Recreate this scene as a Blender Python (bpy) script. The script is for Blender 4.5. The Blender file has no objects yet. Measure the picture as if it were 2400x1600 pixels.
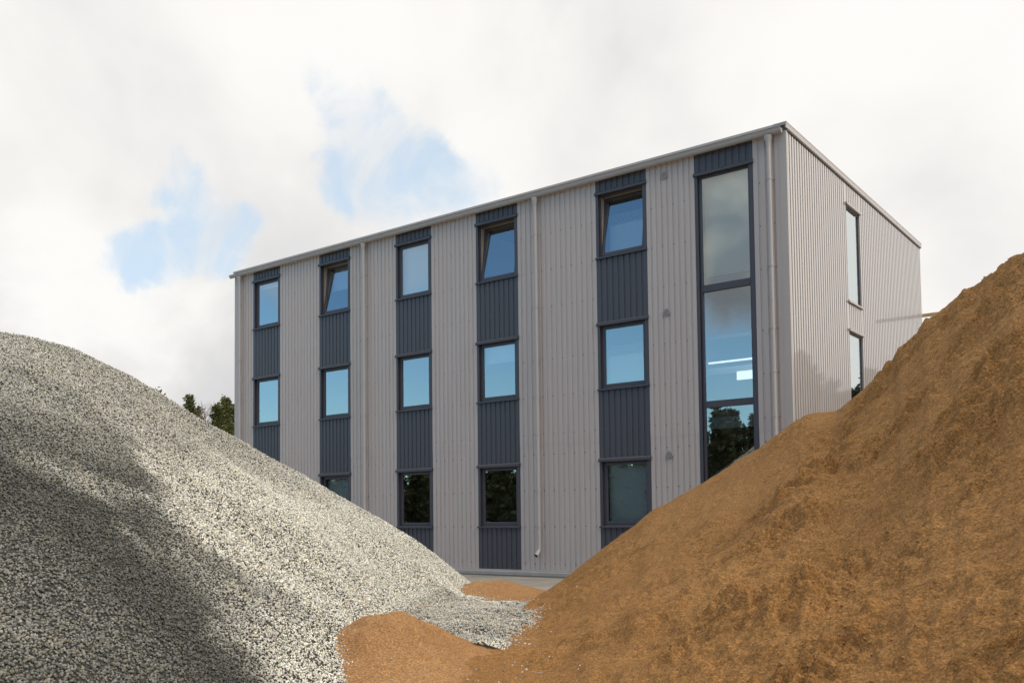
import bpy, math, random
import numpy as np
from mathutils import Matrix, Vector
R = math.radians
random.seed(4)
rng = np.random.default_rng(11)
S = bpy.context.scene
COL = S.collection

# ------------------------------------------------------------------ camera
CAM = np.array([7.003, -19.108, 1.514])
FPX, CX, CY = 2168.28, 1201.73, 1107.35          # photograph is 2400 x 1600
rt = np.array([0.79754426, 0.60315132, -0.01147324])
up = np.array([0.03719611, -0.03018393, 0.99885203])
fw = np.array([-0.60211261, 0.79705547, 0.0465079])
cd = bpy.data.cameras.new('camera')
cam = bpy.data.objects.new('camera', cd)
COL.objects.link(cam)
cd.sensor_width = 36.0
cd.lens = FPX / 2400 * 36.0
cd.shift_x = (1200 - CX) / 2400
cd.shift_y = (CY - 800) / 2400
cd.clip_start = 0.05
cd.clip_end = 3000
M = Matrix(((rt[0], up[0], -fw[0], CAM[0]), (rt[1], up[1], -fw[1], CAM[1]),
            (rt[2], up[2], -fw[2], CAM[2]), (0, 0, 0, 1)))
cam.matrix_world = M
S.camera = cam

S.view_settings.view_transform = 'Standard'
S.view_settings.look = 'None'
S.view_settings.exposure = 0.0
S.view_settings.gamma = 1.0

def vdir(u, v):
    d = fw + rt * (u - CX) / FPX - up * (v - CY) / FPX
    return d / np.linalg.norm(d)

# ------------------------------------------------------------------ node helper
class NT:
    def __init__(s, tree): s.t = tree; s.n = tree.nodes; s.l = tree.links
    def new(s, typ, **kw):
        n = s.n.new(typ)
        for k, v in kw.items(): setattr(n, k, v)
        return n
    def link(s, a, b): s.l.new(a, b)
    def val(s, sock, v):
        if hasattr(v, 'is_linked') or isinstance(v, bpy.types.NodeSocket): s.link(v, sock)
        else: sock.default_value = v
    def math(s, op, a, b=None, c=None, clamp=False):
        n = s.new('ShaderNodeMath', operation=op); n.use_clamp = clamp
        s.val(n.inputs[0], a)
        if b is not None: s.val(n.inputs[1], b)
        if c is not None: s.val(n.inputs[2], c)
        return n.outputs[0]
    def vmath(s, op, a, b=None):
        n = s.new('ShaderNodeVectorMath', operation=op); s.val(n.inputs[0], a)
        if b is not None: s.val(n.inputs[1], b)
        return n
    def noise(s, vec, scale, detail=4, rough=.5, dist=0.0):
        n = s.new('ShaderNodeTexNoise'); s.val(n.inputs['Vector'], vec)
        n.inputs['Scale'].default_value = scale; n.inputs['Detail'].default_value = detail
        n.inputs['Roughness'].default_value = rough; n.inputs['Distortion'].default_value = dist
        return n
    def ramp(s, fac, stops):
        n = s.new('ShaderNodeValToRGB'); s.val(n.inputs[0], fac)
        e = n.color_ramp.elements
        while len(e) < len(stops): e.new(0.5)
        for i, (p, c) in enumerate(stops):
            e[i].position = p; e[i].color = (*c, 1) if len(c) == 3 else c
        return n.outputs[0]
    def mix(s, fac, a, b, typ='MIX'):
        n = s.new('ShaderNodeMix', data_type='RGBA', blend_type=typ)
        s.val(n.inputs[0], fac); s.val(n.inputs[6], a); s.val(n.inputs[7], b)
        return n.outputs[2]
    def smooth(s, x, a, b):
        n = s.new('ShaderNodeMapRange', interpolation_type='SMOOTHSTEP')
        s.val(n.inputs[0], x); n.inputs[1].default_value = a; n.inputs[2].default_value = b
        return n.outputs[0]

# ------------------------------------------------------------------ world
SUN_EL, SUN_AZ = R(33), math.atan2(-0.10, 0.95)       # direction towards the sun: from the right, a little in front
sdir = Vector((math.cos(SUN_AZ) * math.cos(SUN_EL), math.sin(SUN_AZ) * math.cos(SUN_EL), math.sin(SUN_EL)))
W = bpy.data.worlds.new('World'); S.world = W; W.use_nodes = True
w = NT(W.node_tree); W.node_tree.nodes.clear()
out = w.new('ShaderNodeOutputWorld'); bg = w.new('ShaderNodeBackground')
w.link(bg.outputs[0], out.inputs[0])
sky = w.new('ShaderNodeTexSky', sky_type='NISHITA'); sky.sun_disc = False
sky.sun_elevation = SUN_EL; sky.sun_rotation = math.atan2(sdir.x, sdir.y)
sky.air_density = 1.0; sky.dust_density = 0.6; sky.ozone_density = 1.5
SKY_STR = 0.10
bg.inputs[1].default_value = SKY_STR
tc = w.new('ShaderNodeTexCoord').outputs['Generated']
sep = w.new('ShaderNodeSeparateXYZ'); w.link(tc, sep.inputs[0])
dx, dy, dz = sep.outputs
# cloud-layer coordinates
warp = w.noise(tc, 6.5, 8, .62)
wv = w.vmath('SUBTRACT', warp.outputs['Color'], (0.5, 0.5, 0.5)).outputs[0]
wv = w.vmath('SCALE', wv); wv.inputs['Scale'].default_value = 0.13; wv = wv.outputs[0]
pd = w.vmath('ADD', tc, wv).outputs[0]
pdn = w.vmath('NORMALIZE', pd).outputs[0]
def blob(u, v, rad, amt, d=None):
    """patch of open sky round a direction; rad in radians"""
    d = vdir(u * 1.0204, v * 1.0204) if d is None else d
    dot = w.vmath('DOT_PRODUCT', pdn, tuple(float(x) for x in d)).outputs['Value']
    n = w.new('ShaderNodeMapRange', interpolation_type='SMOOTHERSTEP'); w.link(dot, n.inputs[0])
    n.inputs[1].default_value = math.cos(rad * 1.55); n.inputs[2].default_value = math.cos(rad * 0.15)
    n.inputs[3].default_value = 0; n.inputs[4].default_value = amt
    return n.outputs[0]
blobs = [(z_[0] / 2, z_[1] / 2, z_[2], z_[3]) for z_ in [
    (1600, 370, .028, .5), (1660, 440, .030, .7), (1735, 510, .026, .9), (1700, 600, .024, .8), (1640, 690, .028, .9), (1665, 800, .036, .9),
    (1720, 920, .038, .8), (1780, 1000, .034, .7), (1870, 740, .030, .9), (1940, 800, .036, .9), (2040, 880, .034, .6), (2170, 880, .034, .7), (1860, 880, .03, .5),
    (800, 850, .026, .8), (880, 870, .026, .8), (720, 890, .018, .6), (970, 900, .022, .5),
    (1130, 960, .022, .7), (1180, 1010, .022, .8), (1080, 1050, .030, .9), (980, 1090, .030, .8), (880, 1140, .030, .8), (770, 1190, .032, .8), (660, 1240, .032, .9), (570, 1270, .026, .8)]]
acc = None
for b in blobs:
    o = blob(*b); acc = o if acc is None else w.math('ADD', acc, o)
fine = w.noise(tc, 9, 6, .6, .6).outputs['Fac']
fine2 = w.noise(tc, 26, 6, .62, .8).outputs['Fac']
wisp = w.math('ADD', w.math('MULTIPLY', w.math('SUBTRACT', fine, .5), 2.4), w.math('MULTIPLY', w.math('SUBTRACT', fine2, .5), 1.1))
a1 = w.math('MINIMUM', w.math('MULTIPLY', acc, .58), 1.0)
mp = w.new('ShaderNodeMapping'); w.link(tc, mp.inputs[0]); mp.inputs['Rotation'].default_value = (.3, .5, .4); mp.inputs['Scale'].default_value = (1.0, 2.2, 1.4)
veil = w.noise(mp.outputs[0], 7.5, 8, .58, 1.0).outputs['Fac']
veil = w.smooth(veil, .70, .38)
acc = w.math('MULTIPLY', w.smooth(w.math('ADD', a1, w.math('MULTIPLY', wisp, w.math('MINIMUM', a1, .42))), .02, 1.15), w.math('MULTIPLY_ADD', veil, .66, .26))
# open sky behind the camera (mirrored in the front windows), with a few clouds
back = w.smooth(w.math('MULTIPLY', w.math('ADD', dy, w.math('MULTIPLY', dx, .35)), -1.0), 0.12, 0.48)
cl = w.noise(tc, 2.3, 6, .58, .4).outputs['Fac']
cloudb = w.math('MULTIPLY', w.smooth(cl, .54, .70), w.smooth(dz, .38, .22))
cd2 = vdir(1690, 520) * np.array([1, -1, 1])
dotc = w.vmath('DOT_PRODUCT', pdn, tuple(float(x) for x in cd2)).outputs['Value']
greyb = w.math('MULTIPLY', w.smooth(dotc, math.cos(.125), math.cos(.075)), w.smooth(cl, .26, .40))
back = w.math('MULTIPLY', back, w.smooth(dz, .78, .56))
backopen = w.math('MULTIPLY', back, w.math('SUBTRACT', 1.0, w.math('MULTIPLY', cloudb, .75)))
opn = w.math('MAXIMUM', acc, backopen)
opn = w.math('MULTIPLY', w.math('MINIMUM', opn, 1.0), w.math('SUBTRACT', 1.0, greyb))
# clouds: soft white with faint grey shading
g1 = w.noise(tc, 1.9, 5, .5, .3).outputs['Fac']
g2 = w.noise(w.vmath('ADD', tc, (3.1, 1.7, .4)).outputs[0], 4.6, 5, .5, .3).outputs['Fac']
gg = w.math('ADD', w.math('MULTIPLY', g1, .6), w.math('MULTIPLY', g2, .4))
K = 1.0 / SKY_STR
def kc(r, g, b): return (r * K, g * K, b * K)
cloud = w.ramp(gg, [(.38, (.74, .735, .75)), (.46, (.87, .86, .85)), (.53, (.975, .955, .92)), (.60, (1.02, 1.0, .975))])
lowgrey = w.smooth(dz, .42, .10)
left = w.smooth(w.math('ADD', dx, w.math('MULTIPLY', dy, .25)), -.25, -.62)
cloud = w.mix(w.math('MULTIPLY', w.math('MULTIPLY', lowgrey, left), w.smooth(g2, .60, .42)), cloud, (.70, .70, .71, 1))
rightglow = w.smooth(dx, .0, .50)
cloud = w.mix(w.math('MULTIPLY', rightglow, w.math('SUBTRACT', 1.0, back)), cloud, (1.7, 1.63, 1.53, 1))
zen = w.smooth(dz, .62, .95)
cloud = w.mix(zen, cloud, (2.3, 2.2, 2.05, 1))
cloud = w.mix(greyb, cloud, w.ramp(w.noise(tc, 9, 4, .5, .5).outputs['Fac'], [(.36, (.36, .37, .39)), (.5, (.62, .59, .54)), (.62, (.92, .85, .74))]))
sc = w.vmath('SCALE', cloud); sc.inputs['Scale'].default_value = K * 0.98
front_blue = w.vmath('SCALE', w.mix(0.0, (.64, .765, .885, 1), (0, 0, 0, 1))); front_blue.inputs['Scale'].default_value = K
skyc = w.vmath('MULTIPLY', sky.outputs[0], (1.55, 2.0, 2.15))
skycol = w.mix(w.math('MULTIPLY', w.math('SUBTRACT', 1.0, back), .85), skyc.outputs[0], front_blue.outputs[0])
w.link(w.mix(opn, sc.outputs[0], skycol), bg.inputs[0])

sl = bpy.data.lights.new('sun', 'SUN'); sl.energy = 1.2; sl.angle = R(17); sl.color = (1.0, .94, .86)
so = bpy.data.objects.new('sun', sl); COL.objects.link(so)
so.rotation_euler = sdir.to_track_quat('Z', 'Y').to_euler()

# ------------------------------------------------------------------ materials
def mat(name, base=(.5, .5, .5), rough=.6, metal=0., spec=.5):
    m = bpy.data.materials.new(name); m.use_nodes = True
    n = NT(m.node_tree); p = m.node_tree.nodes['Principled BSDF']
    p.inputs['Base Color'].default_value = (*base, 1); p.inputs['Roughness'].default_value = rough
    p.inputs['Metallic'].default_value = metal; p.inputs['Specular IOR Level'].default_value = spec
    return m, n, p
def painted(name, base, rough, var=.06, spec=.5, coat=0.):
    m, n, p = mat(name, base, rough, 0, spec)
    co = n.new('ShaderNodeTexCoord').outputs['Object']
    st = n.new('ShaderNodeMapping'); n.link(co, st.inputs[0]); st.inputs['Scale'].default_value = (3.0, 3.0, .35)
    a = n.noise(st.outputs[0], 1.3, 5, .6).outputs['Fac']
    b = n.noise(co, 38, 3, .5).outputs['Fac']
    f = n.math('ADD', n.math('MULTIPLY', n.math('SUBTRACT', a, .5), var * 3), n.math('MULTIPLY', n.math('SUBTRACT', b, .5), var))
    f = n.math('ADD', f, 1.0)
    v = n.vmath('SCALE', (*base,)); n.link(f, v.inputs['Scale'])
    n.link(v.outputs[0], p.inputs['Base Color'])
    rr = n.math('MULTIPLY_ADD', a, .18, rough - .09); n.link(rr, p.inputs['Roughness'])
    bp = n.new('ShaderNodeBump'); bp.inputs['Strength'].default_value = .06; bp.inputs['Distance'].default_value = .02
    n.link(n.noise(co, 2.2, 3, .5).outputs['Fac'], bp.inputs['Height']); n.link(bp.outputs[0], p.inputs['Normal'])
    p.inputs['Coat Weight'].default_value = coat
    return m
m_light = painted('light_steel', (.44, .378, .345), .42)
m_gable = painted('gable_steel', (.375, .325, .295), .36, coat=.7)
m_screw, _, _ = mat('screw_head', (.13, .12, .12), .5)
m_dark = painted('dark_steel', (.058, .056, .065), .40)
m_trim = painted('trim_steel', (.40, .35, .32), .40)
m_frame = painted('window_frame_paint', (.055, .050, .058), .42)
m_cream = painted('inner_frame', (.34, .27, .19), .5)
m_pipe = painted('pipe_steel', (.37, .335, .31), .42)
m_plinth = painted('plinth_metal', (.36, .33, .30), .6, .15)
m_in = painted('plaster', (.45, .45, .44), .9)
m_ins, _, _ = mat('dark_void', (.02, .02, .02), .8)
m_roof = painted('roofing', (.12, .12, .12), .8)
m_blind, n_, p_ = mat('blind_cloth', (.80, .82, .80), .8)
m_vent = painted('vent_plastic', (.36, .33, .31), .5)
m_slot, _, _ = mat('vent_slot', (.16, .145, .135), .7)
m_lamp = bpy.data.materials.new('lamp_tube'); m_lamp.use_nodes = True
pp = m_lamp.node_tree.nodes['Principled BSDF']; pp.inputs['Emission Color'].default_value = (1, 1, .96, 1); pp.inputs['Emission Strength'].default_value = 1.1
# coated glazing: mirror-like sun-control coat over a clear pane
m_glass = bpy.data.materials.new('coated_glass'); m_glass.use_nodes = True
n = NT(m_glass.node_tree); m_glass.node_tree.nodes.clear()
o_ = n.new('ShaderNodeOutputMaterial'); mx = n.new('ShaderNodeMixShader')
tr = n.new('ShaderNodeBsdfTransparent'); tr.inputs[0].default_value = (.90, .96, .95, 1)
gl = n.new('ShaderNodeBsdfGlossy'); gl.inputs['Roughness'].default_value = .012; gl.inputs[0].default_value = (.90, .98, 1, 1)
fr = n.new('ShaderNodeFresnel'); fr.inputs[0].default_value = 1.55
n.link(n.math('ADD', n.math('MULTIPLY', fr.outputs[0], .75), .36, clamp=True), mx.inputs[0])
co = n.new('ShaderNodeTexCoord').outputs['Object']
bp = n.new('ShaderNodeBump'); bp.inputs['Strength'].default_value = .035; bp.inputs['Distance'].default_value = .05
n.link(n.noise(co, .9, 1, .4).outputs['Fac'], bp.inputs['Height']); n.link(bp.outputs[0], gl.inputs['Normal'])
n.link(tr.outputs[0], mx.inputs[1]); n.link(gl.outputs[0], mx.inputs[2]); n.link(mx.outputs[0], o_.inputs[0])

# timber
m_wood, n, p = mat('raw_timber', (.42, .28, .12), .7)
co = n.new('ShaderNodeTexCoord').outputs['Object']
n.link(n.ramp(n.noise(co, 6, 5, .6).outputs['Fac'], [(.3, (.33, .21, .09)), (.7, (.50, .35, .16))]), p.inputs['Base Color'])

def sand_mat(name, dk, lt, pale):
    m, n, p = mat(name, lt, .92, 0, .25)
    co = n.new('ShaderNodeTexCoord').outputs['Object']
    big = n.noise(co, .55, 5, .55, .4).outputs['Fac']
    mid = n.noise(co, 4.5, 6, .62).outputs['Fac']
    gr = n.noise(co, 55, 3, .7).outputs['Fac']
    gr3 = n.noise(co, 27, 3, .65).outputs['Fac']
    gr2 = n.noise(co, 28, 4, .7).outputs['Fac']
    c = n.ramp(n.math('ADD', n.math('MULTIPLY', big, .55), n.math('MULTIPLY', mid, .45)), [(.30, dk), (.52, lt), (.72, pale)])
    c = n.mix(n.smooth(gr, .40, .62), n.mix(.52, c, tuple(x * .16 for x in lt) + (1,)), c)
    c = n.mix(n.math('MULTIPLY', n.smooth(gr3, .52, .40), .30), c, tuple(x * .22 for x in dk) + (1,))
    c = n.mix(n.math('MULTIPLY', n.smooth(gr, .60, .72), .35), c, tuple(min(1, x * 1.7 + .03) for x in pale) + (1,))
    n.link(c, p.inputs['Base Color'])
    h = n.math('ADD', n.math('MULTIPLY', gr, .35), n.math('MULTIPLY', gr3, .55))
    bp = n.new('ShaderNodeBump'); bp.inputs['Strength'].default_value = .85; bp.inputs['Distance'].default_value = .030
    n.link(h, bp.inputs['Height']); n.link(bp.outputs[0], p.inputs['Normal'])
    return m
m_sand = sand_mat('damp_brown_sand', (.285, .136, .040), (.335, .166, .051), (.38, .197, .068))
m_sand2 = sand_mat('dry_orange_sand', (.35, .172, .066), (.42, .22, .088), (.475, .275, .122))

m_clod, n, p = mat('sand_clod', (.40, .20, .07), .95, 0, .2)
co = n.new('ShaderNodeTexCoord').outputs['Object']
n.link(n.ramp(n.noise(co, 45, 4, .8).outputs['Fac'], [(.38, (.18, .086, .028)), (.5, (.31, .155, .05)), (.64, (.40, .215, .075))]), p.inputs['Base Color'])
# gravel core, coloured dark to paint in the shade between stones
m_core, n, p = mat('gravel_core', (.045, .043, .037), .95, 0, .2)
# stones (colour attribute per stone)
m_stone, n, p = mat('crushed_stone', (.4, .4, .36), .8, 0, .35)
at_ = n.new('ShaderNodeAttribute'); at_.attribute_name = 'tint'
co = n.new('ShaderNodeTexCoord').outputs['Object']
f = n.math('MULTIPLY_ADD', n.noise(co, 90, 3, .6).outputs['Fac'], .5, .75)
v = n.vmath('SCALE', at_.outputs['Color']); n.link(f, v.inputs['Scale']); n.link(v.outputs[0], p.inputs['Base Color'])

# yard ground
m_ground, n, p = mat('compacted_gravel', (.3, .27, .22), .9, 0, .25)
co = n.new('ShaderNodeTexCoord').outputs['Object']
a = n.noise(co, .7, 6, .6, .5).outputs['Fac']; b = n.noise(co, 45, 4, .7).outputs['Fac']
st = n.new('ShaderNodeMapping'); n.link(co, st.inputs[0]); st.inputs['Scale'].default_value = (1, 3.5, 1)
s_ = n.noise(st.outputs[0], 1.6, 5, .6, .4).outputs['Fac']
c = n.ramp(n.math('ADD', n.math('MULTIPLY', a, .6), n.math('MULTIPLY', s_, .4)), [(.34, (.20, .180, .150)), (.5, (.32, .285, .235)), (.66, (.42, .365, .29))])
c = n.mix(n.smooth(b, .40, .62), n.mix(.45, c, (.08, .075, .065, 1)), c)
n.link(c, p.inputs['Base Color'])
bp = n.new('ShaderNodeBump'); bp.inputs['Strength'].default_value = .7; bp.inputs['Distance'].default_value = .02
n.link(b, bp.inputs['Height']); n.link(bp.outputs[0], p.inputs['Normal'])

m_bark, n, p = mat('bark', (.11, .075, .05), .9)
def leaf_mat(name, a_, b_):
    m, n, p = mat(name, a_, .75, 0, .3)
    co = n.new('ShaderNodeTexCoord').outputs['Object']
    n.link(n.ramp(n.noise(co, 1.7, 4, .6).outputs['Fac'], [(.35, a_), (.65, b_)]), p.inputs['Base Color'])
    return m
m_needle = leaf_mat('pine_needles', (.05, .058, .016), (.13, .13, .034))
m_needle2 = leaf_mat('far_pine_needles', (.022, .030, .012), (.06, .065, .022))
m_twig, _, _ = mat('bare_twigs', (.20, .15, .11), .9)
m_asph = painted('dark_strip', (.075, .065, .055), .9, .3)

# ------------------------------------------------------------------ mesh helpers
class MB:
    def __init__(s): s.v = []; s.f = []; s.m = []
    def quad(s, a, b, c, d, mi=0):
        k = len(s.v); s.v += [a, b, c, d]; s.f.append((k, k + 1, k + 2, k + 3)); s.m.append(mi)
    def box(s, x0, x1, y0, y1, z0, z1, mi=0):
        k = len(s.v)
        s.v += [(x, y, z) for z in (z0, z1) for y in (y0, y1) for x in (x0, x1)]
        for f in ((0, 2, 3, 1), (4, 5, 7, 6), (0, 1, 5, 4), (2, 6, 7, 3), (0, 4, 6, 2), (1, 3, 7, 5)):
            s.f.append(tuple(k + i for i in f)); s.m.append(mi)
        return s
    def tube(s, pts, rad, n=14, cap=True, mi=0):
        pts = [Vector(p) for p in pts]; rads = rad if isinstance(rad, (list, tuple)) else [rad] * len(pts)
        rings = []
        for i, p in enumerate(pts):
            t = (pts[min(i + 1, len(pts) - 1)] - pts[max(i - 1, 0)]).normalized()
            a = t.cross(Vector((0, 1, .01)) if abs(t.y) < .9 else Vector((1, 0, 0))).normalized(); b = t.cross(a)
            k = len(s.v)
            for j in range(n):
                q = 2 * math.pi * j / n
                s.v.append(tuple(p + (a * math.cos(q) + b * math.sin(q)) * rads[i]))
            rings.append(k)
        for i in range(len(rings) - 1):
            for j in range(n):
                s.f.append((rings[i] + j, rings[i] + (j + 1) % n, rings[i + 1] + (j + 1) % n, rings[i + 1] + j)); s.m.append(mi)
        if cap:
            s.f.append(tuple(rings[0] + j for j in range(n))[::-1]); s.m.append(mi)
            s.f.append(tuple(rings[-1] + j for j in range(n))); s.m.append(mi)
        return s
    def build(s, name, mats, parent=None, smooth=False, bevel=0.):
        me = bpy.data.meshes.new(name); me.from_pydata([tuple(map(float, p)) for p in s.v], [], s.f)
        for m_ in (mats if isinstance(mats, (list, tuple)) else [mats]): me.materials.append(m_)
        if any(s.m): me.polygons.foreach_set('material_index', s.m)
        if smooth: me.polygons.foreach_set('use_smooth', [True] * len(s.f))
        me.update()
        o = bpy.data.objects.new(name, me); COL.objects.link(o)
        if parent: o.parent = parent
        if bevel:
            b = o.modifiers.new('bevel', 'BEVEL'); b.width = bevel; b.segments = 2; b.limit_method = 'ANGLE'
        return o
def tag(o, label=None, cat=None, group=None, kind=None):
    if label: o['label'] = label
    if cat: o['category'] = cat
    if group: o['group'] = group
    if kind: o['kind'] = kind
    return o
def empty(name, loc=(0, 0, 0)):
    o = bpy.data.objects.new(name, None); o.empty_display_size = .3; COL.objects.link(o); o.location = loc
    return o
def np_mesh(name, V, F, mats, parent=None, smooth=True):
    """V (n,3) floats, F (m,k) ints, all faces k-gons"""
    me = bpy.data.meshes.new(name); k = F.shape[1]
    me.vertices.add(len(V)); me.vertices.foreach_set('co', V.astype(np.float32).ravel())
    me.loops.add(F.size); me.loops.foreach_set('vertex_index', F.astype(np.int32).ravel())
    me.polygons.add(len(F)); me.polygons.foreach_set('loop_start', np.arange(0, F.size, k, dtype=np.int32))
    try: me.polygons.foreach_set('loop_total', np.full(len(F), k, dtype=np.int32))
    except Exception: pass
    if smooth: me.polygons.foreach_set('use_smooth', np.ones(len(F), dtype=bool))
    for m_ in mats: me.materials.append(m_)
    me.update(calc_edges=True)
    o = bpy.data.objects.new(name, me); COL.objects.link(o)
    if parent: o.parent = parent
    return o

# ------------------------------------------------------------------ ground
g = MB(); g.quad((-700, -700, 0), (700, -700, 0), (700, 700, 0), (-700, 700, 0))
tag(g.build('ground', m_ground), kind='structure')

# ------------------------------------------------------------------ building
B = empty('office_building', (-9.5, 0, 0))
tag(B, 'three storey office block clad in ribbed grey steel with dark window bands', 'building')
B.location = (0, 0, 0)
L, D, H = 19.11, 11.42, 9.735
ZB = .135                      # bottom edge of the cladding
PITCH = .152
DEP = .013
def profile(a0, a1):
    """trapezoid rib profile: list of (position, depth)"""
    pts = []; a = a0; k = 0
    seg = [(.094, 0, 0), (.007, 0, DEP), (.044, DEP, DEP), (.007, DEP, 0)]
    nrib = max(1, round((a1 - a0 - .094) / PITCH)); sc_ = (a1 - a0) / (nrib * PITCH + .094)
    pts.append((a, 0.))
    for i in range(nrib + 1):
        for (wd, d0, d1) in seg:
            if i == nrib and wd != .094: break
            a += wd * sc_; pts.append((min(a, a1), d1))
            if i == nrib: break
    pts[-1] = (a1, 0.)
    return pts
ROWS = [8.68, 7.74, 6.79, 5.455, 4.52, 3.57, 3.05, 2.14, 1.24, .30]
def screw(mb, x, y, z, ax):
    r = .011; d = .010; k = len(mb.v); n6 = 6
    for t_, rr in ((0, r * 1.5), (-.003, r * 1.5), (-d, r)):
        for j in range(n6):
            q = math.pi * 2 * j / n6; c_, s_ = math.cos(q) * rr, math.sin(q) * rr
            mb.v.append((x + c_, y + t_, z + s_) if ax == 'x' else (x - t_, y + c_, z + s_))
    for i in range(2):
        for j in range(n6):
            mb.f.append((k + i * n6 + j, k + i * n6 + (j + 1) % n6, k + (i + 1) * n6 + (j + 1) % n6, k + (i + 1) * n6 + j)); mb.m.append(1)
    mb.f.append(tuple(k + 2 * n6 + j for j in range(n6))); mb.m.append(1)
def sheet(name, a0, a1, z0, z1, m_, ax='x', parent=B, screws=True, joint=None, off=0.):
    """ribbed sheet; ax x: lies in y=0 facing -y, ax y: lies in x=0 facing +x"""
    global DEP
    DEP = .019 if ax == 'x' else .030
    mb = MB(); P = profile(a0, a1)
    zs = [(z0, z1)] if joint is None else [(z0, joint + .02), (joint, z1)]
    for q, (za, zb) in enumerate(zs):
        o2 = off if q == 0 else off - .0045
        for (p0, d0), (p1, d1) in zip(P[:-1], P[1:]):
            if p1 - p0 < 1e-6: continue
            if ax == 'x': mb.quad((p0, d0 + o2, za), (p1, d1 + o2, za), (p1, d1 + o2, zb), (p0, d0 + o2, zb))
            else: mb.quad((-d0 - o2, p0, za), (-d1 - o2, p1, za), (-d1 - o2, p1, zb), (-d0 - o2, p0, zb))
    if screws:
        val = [(P[i][0] + P[i + 1][0]) / 2 for i in range(len(P) - 1) if P[i][1] > .008 and P[i + 1][1] > .008]
        for i, a in enumerate(val):
            if i % 2 == 0 and len(val) > 2 or len(val) <= 2:
                for zr in ROWS:
                    if z0 + .12 < zr < z1 - .1:
                        zz = zr + random.uniform(-.006, .006); aa = a + random.uniform(-.004, .004)
                        if ax == 'x': screw(mb, aa, DEP + off, zz, 'x')
                        else: screw(mb, -DEP - off, aa, zz, 'y')
    return mb.build(name, [m_, m_screw], parent)

# vertical layout on the front
bands = [(-18.130, -16.756), (-14.873, -13.487), (-11.585, -10.203), (-8.587, -7.185), (-4.791, -3.388), (-2.150, -.747)]
JZ = 3.295
TOPZ = 9.70
lights = [(-L + .16, bands[0][0])] + [(bands[i][1], bands[i + 1][0]) for i in range(5)] + [(bands[5][1], -.155)]
for a0, a1 in lights: sheet('light_cladding', a0, a1, ZB, TOPZ, m_light, joint=JZ)
floors = [(1.249, 2.80), (4.561, 6.10), (7.776, 9.32)]          # sill, lintel heights
for bi, (x0, x1) in enumerate(bands[:5]):
    segs = [(ZB, 1.249), (2.80, 4.561), (6.10, 7.776), (9.32, TOPZ)]
    for z0, z1 in segs: sheet('dark_cladding', x0 + .012, x1 - .012, z0, z1, m_dark)
x0, x1 = bands[5]
ZL6 = .62
sheet('dark_cladding', x0 + .012, x1 - .012, 9.174, TOPZ, m_dark)
sheet('dark_cladding', x0 + .012, x1 - .012, ZB, ZL6, m_dark)
# dark edge strips of the bands
for (x0, x1) in bands:
    for xa, xb in ((x0, x0 + .012), (x1 - .012, x1)):
        MB().box(xa, xb, -.004, .02, ZB, TOPZ).build('band_edge_strip', m_dark, B)
# load-bearing wall behind the sheets (with openings)
wall = MB()
WY0, WY1 = .028, .30
edges = [-L + .03]
for (x0, x1) in bands: edges += [x0 + .075, x1 - .10]
edges += [-.03]
for i in range(0, len(edges), 2): wall.box(edges[i], edges[i + 1], WY0, WY1, 0, 9.75)
for bi, (x0, x1) in enumerate(bands[:5]):
    for z0, z1 in [(0, 1.249), (2.80, 4.561), (6.10, 7.776), (9.32, 9.75)]:
        wall.box(x0 + .075, x1 - .10, WY0, WY1, z0, z1)
x0, x1 = bands[5]; wall.box(x0 + .075, x1 - .10, WY0, WY1, 9.174, 9.75); wall.box(x0 + .075, x1 - .10, WY0, WY1, 0, ZL6)
# gable wall
GW = (4.02, 5.12)
GZ = [(6.74, 9.15), (3.30, 5.98)]
wall.box(-.30, -.03, WY1, GW[0], 0, 9.75); wall.box(-.30, -.03, GW[1], D - .03, 0, 9.75)
for z0, z1 in ((0, 3.30), (5.98, 6.74), (9.15, 9.75)): wall.box(-.30, -.03, GW[0], GW[1], z0, z1)
# rear and far side wall (side windows light the corner rooms)
wall.box(-L + .03, -.03, D - .3, D - .03, 0, 9.75)
SW = (.75, 2.6)
wall.box(-L + .03, -L + .3, WY1, SW[0], 0, 9.75); wall.box(-L + .03, -L + .3, SW[1], D - .3, 0, 9.75)
for z0, z1 in ((0, 4.6), (6.05, 7.8), (9.2, 9.75)): wall.box(-L + .03, -L + .3, SW[0], SW[1], z0, z1)
wall.build('structural_wall', m_in, B)
inn = MB()
for zf in (3.42, 6.62): inn.box(-L + .3, -.3, .3, D - .3, zf, zf + .26)
inn.box(-L + .3, -.3, 5.3, 5.45, .02, 9.6)
for xw in (-16.0, -12.6, -9.4, -6.0, -2.9): inn.box(xw, xw + .12, .3, 5.3, .02, 9.6)
inn.build('inner_partition', m_in, B)
MB().box(-L + .02, -.02, .03, D - .02, 9.76, 9.80).build('roof', m_roof, B)

# gable cladding
sheet('gable_cladding', .065, GW[0] - .03, ZB, TOPZ, m_gable, 'y', screws=True)
sheet('gable_cladding', GW[1] + .03, 11.40, ZB, TOPZ, m_gable, 'y')
for z0, z1 in ((ZB, 3.30), (6.0, 6.70), (9.18, TOPZ)): sheet('gable_cladding', GW[0] - .03, GW[1] + .03, z0, z1, m_gable, 'y', screws=False, off=.002)
# rear / far side
MB().box(-L, -L + .02, 0.0, D, ZB, 9.70).build('side_cladding', m_light, B)
MB().box(-L, 0, D - .02, D, ZB, 9.70).build('rear_cladding', m_light, B)
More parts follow.
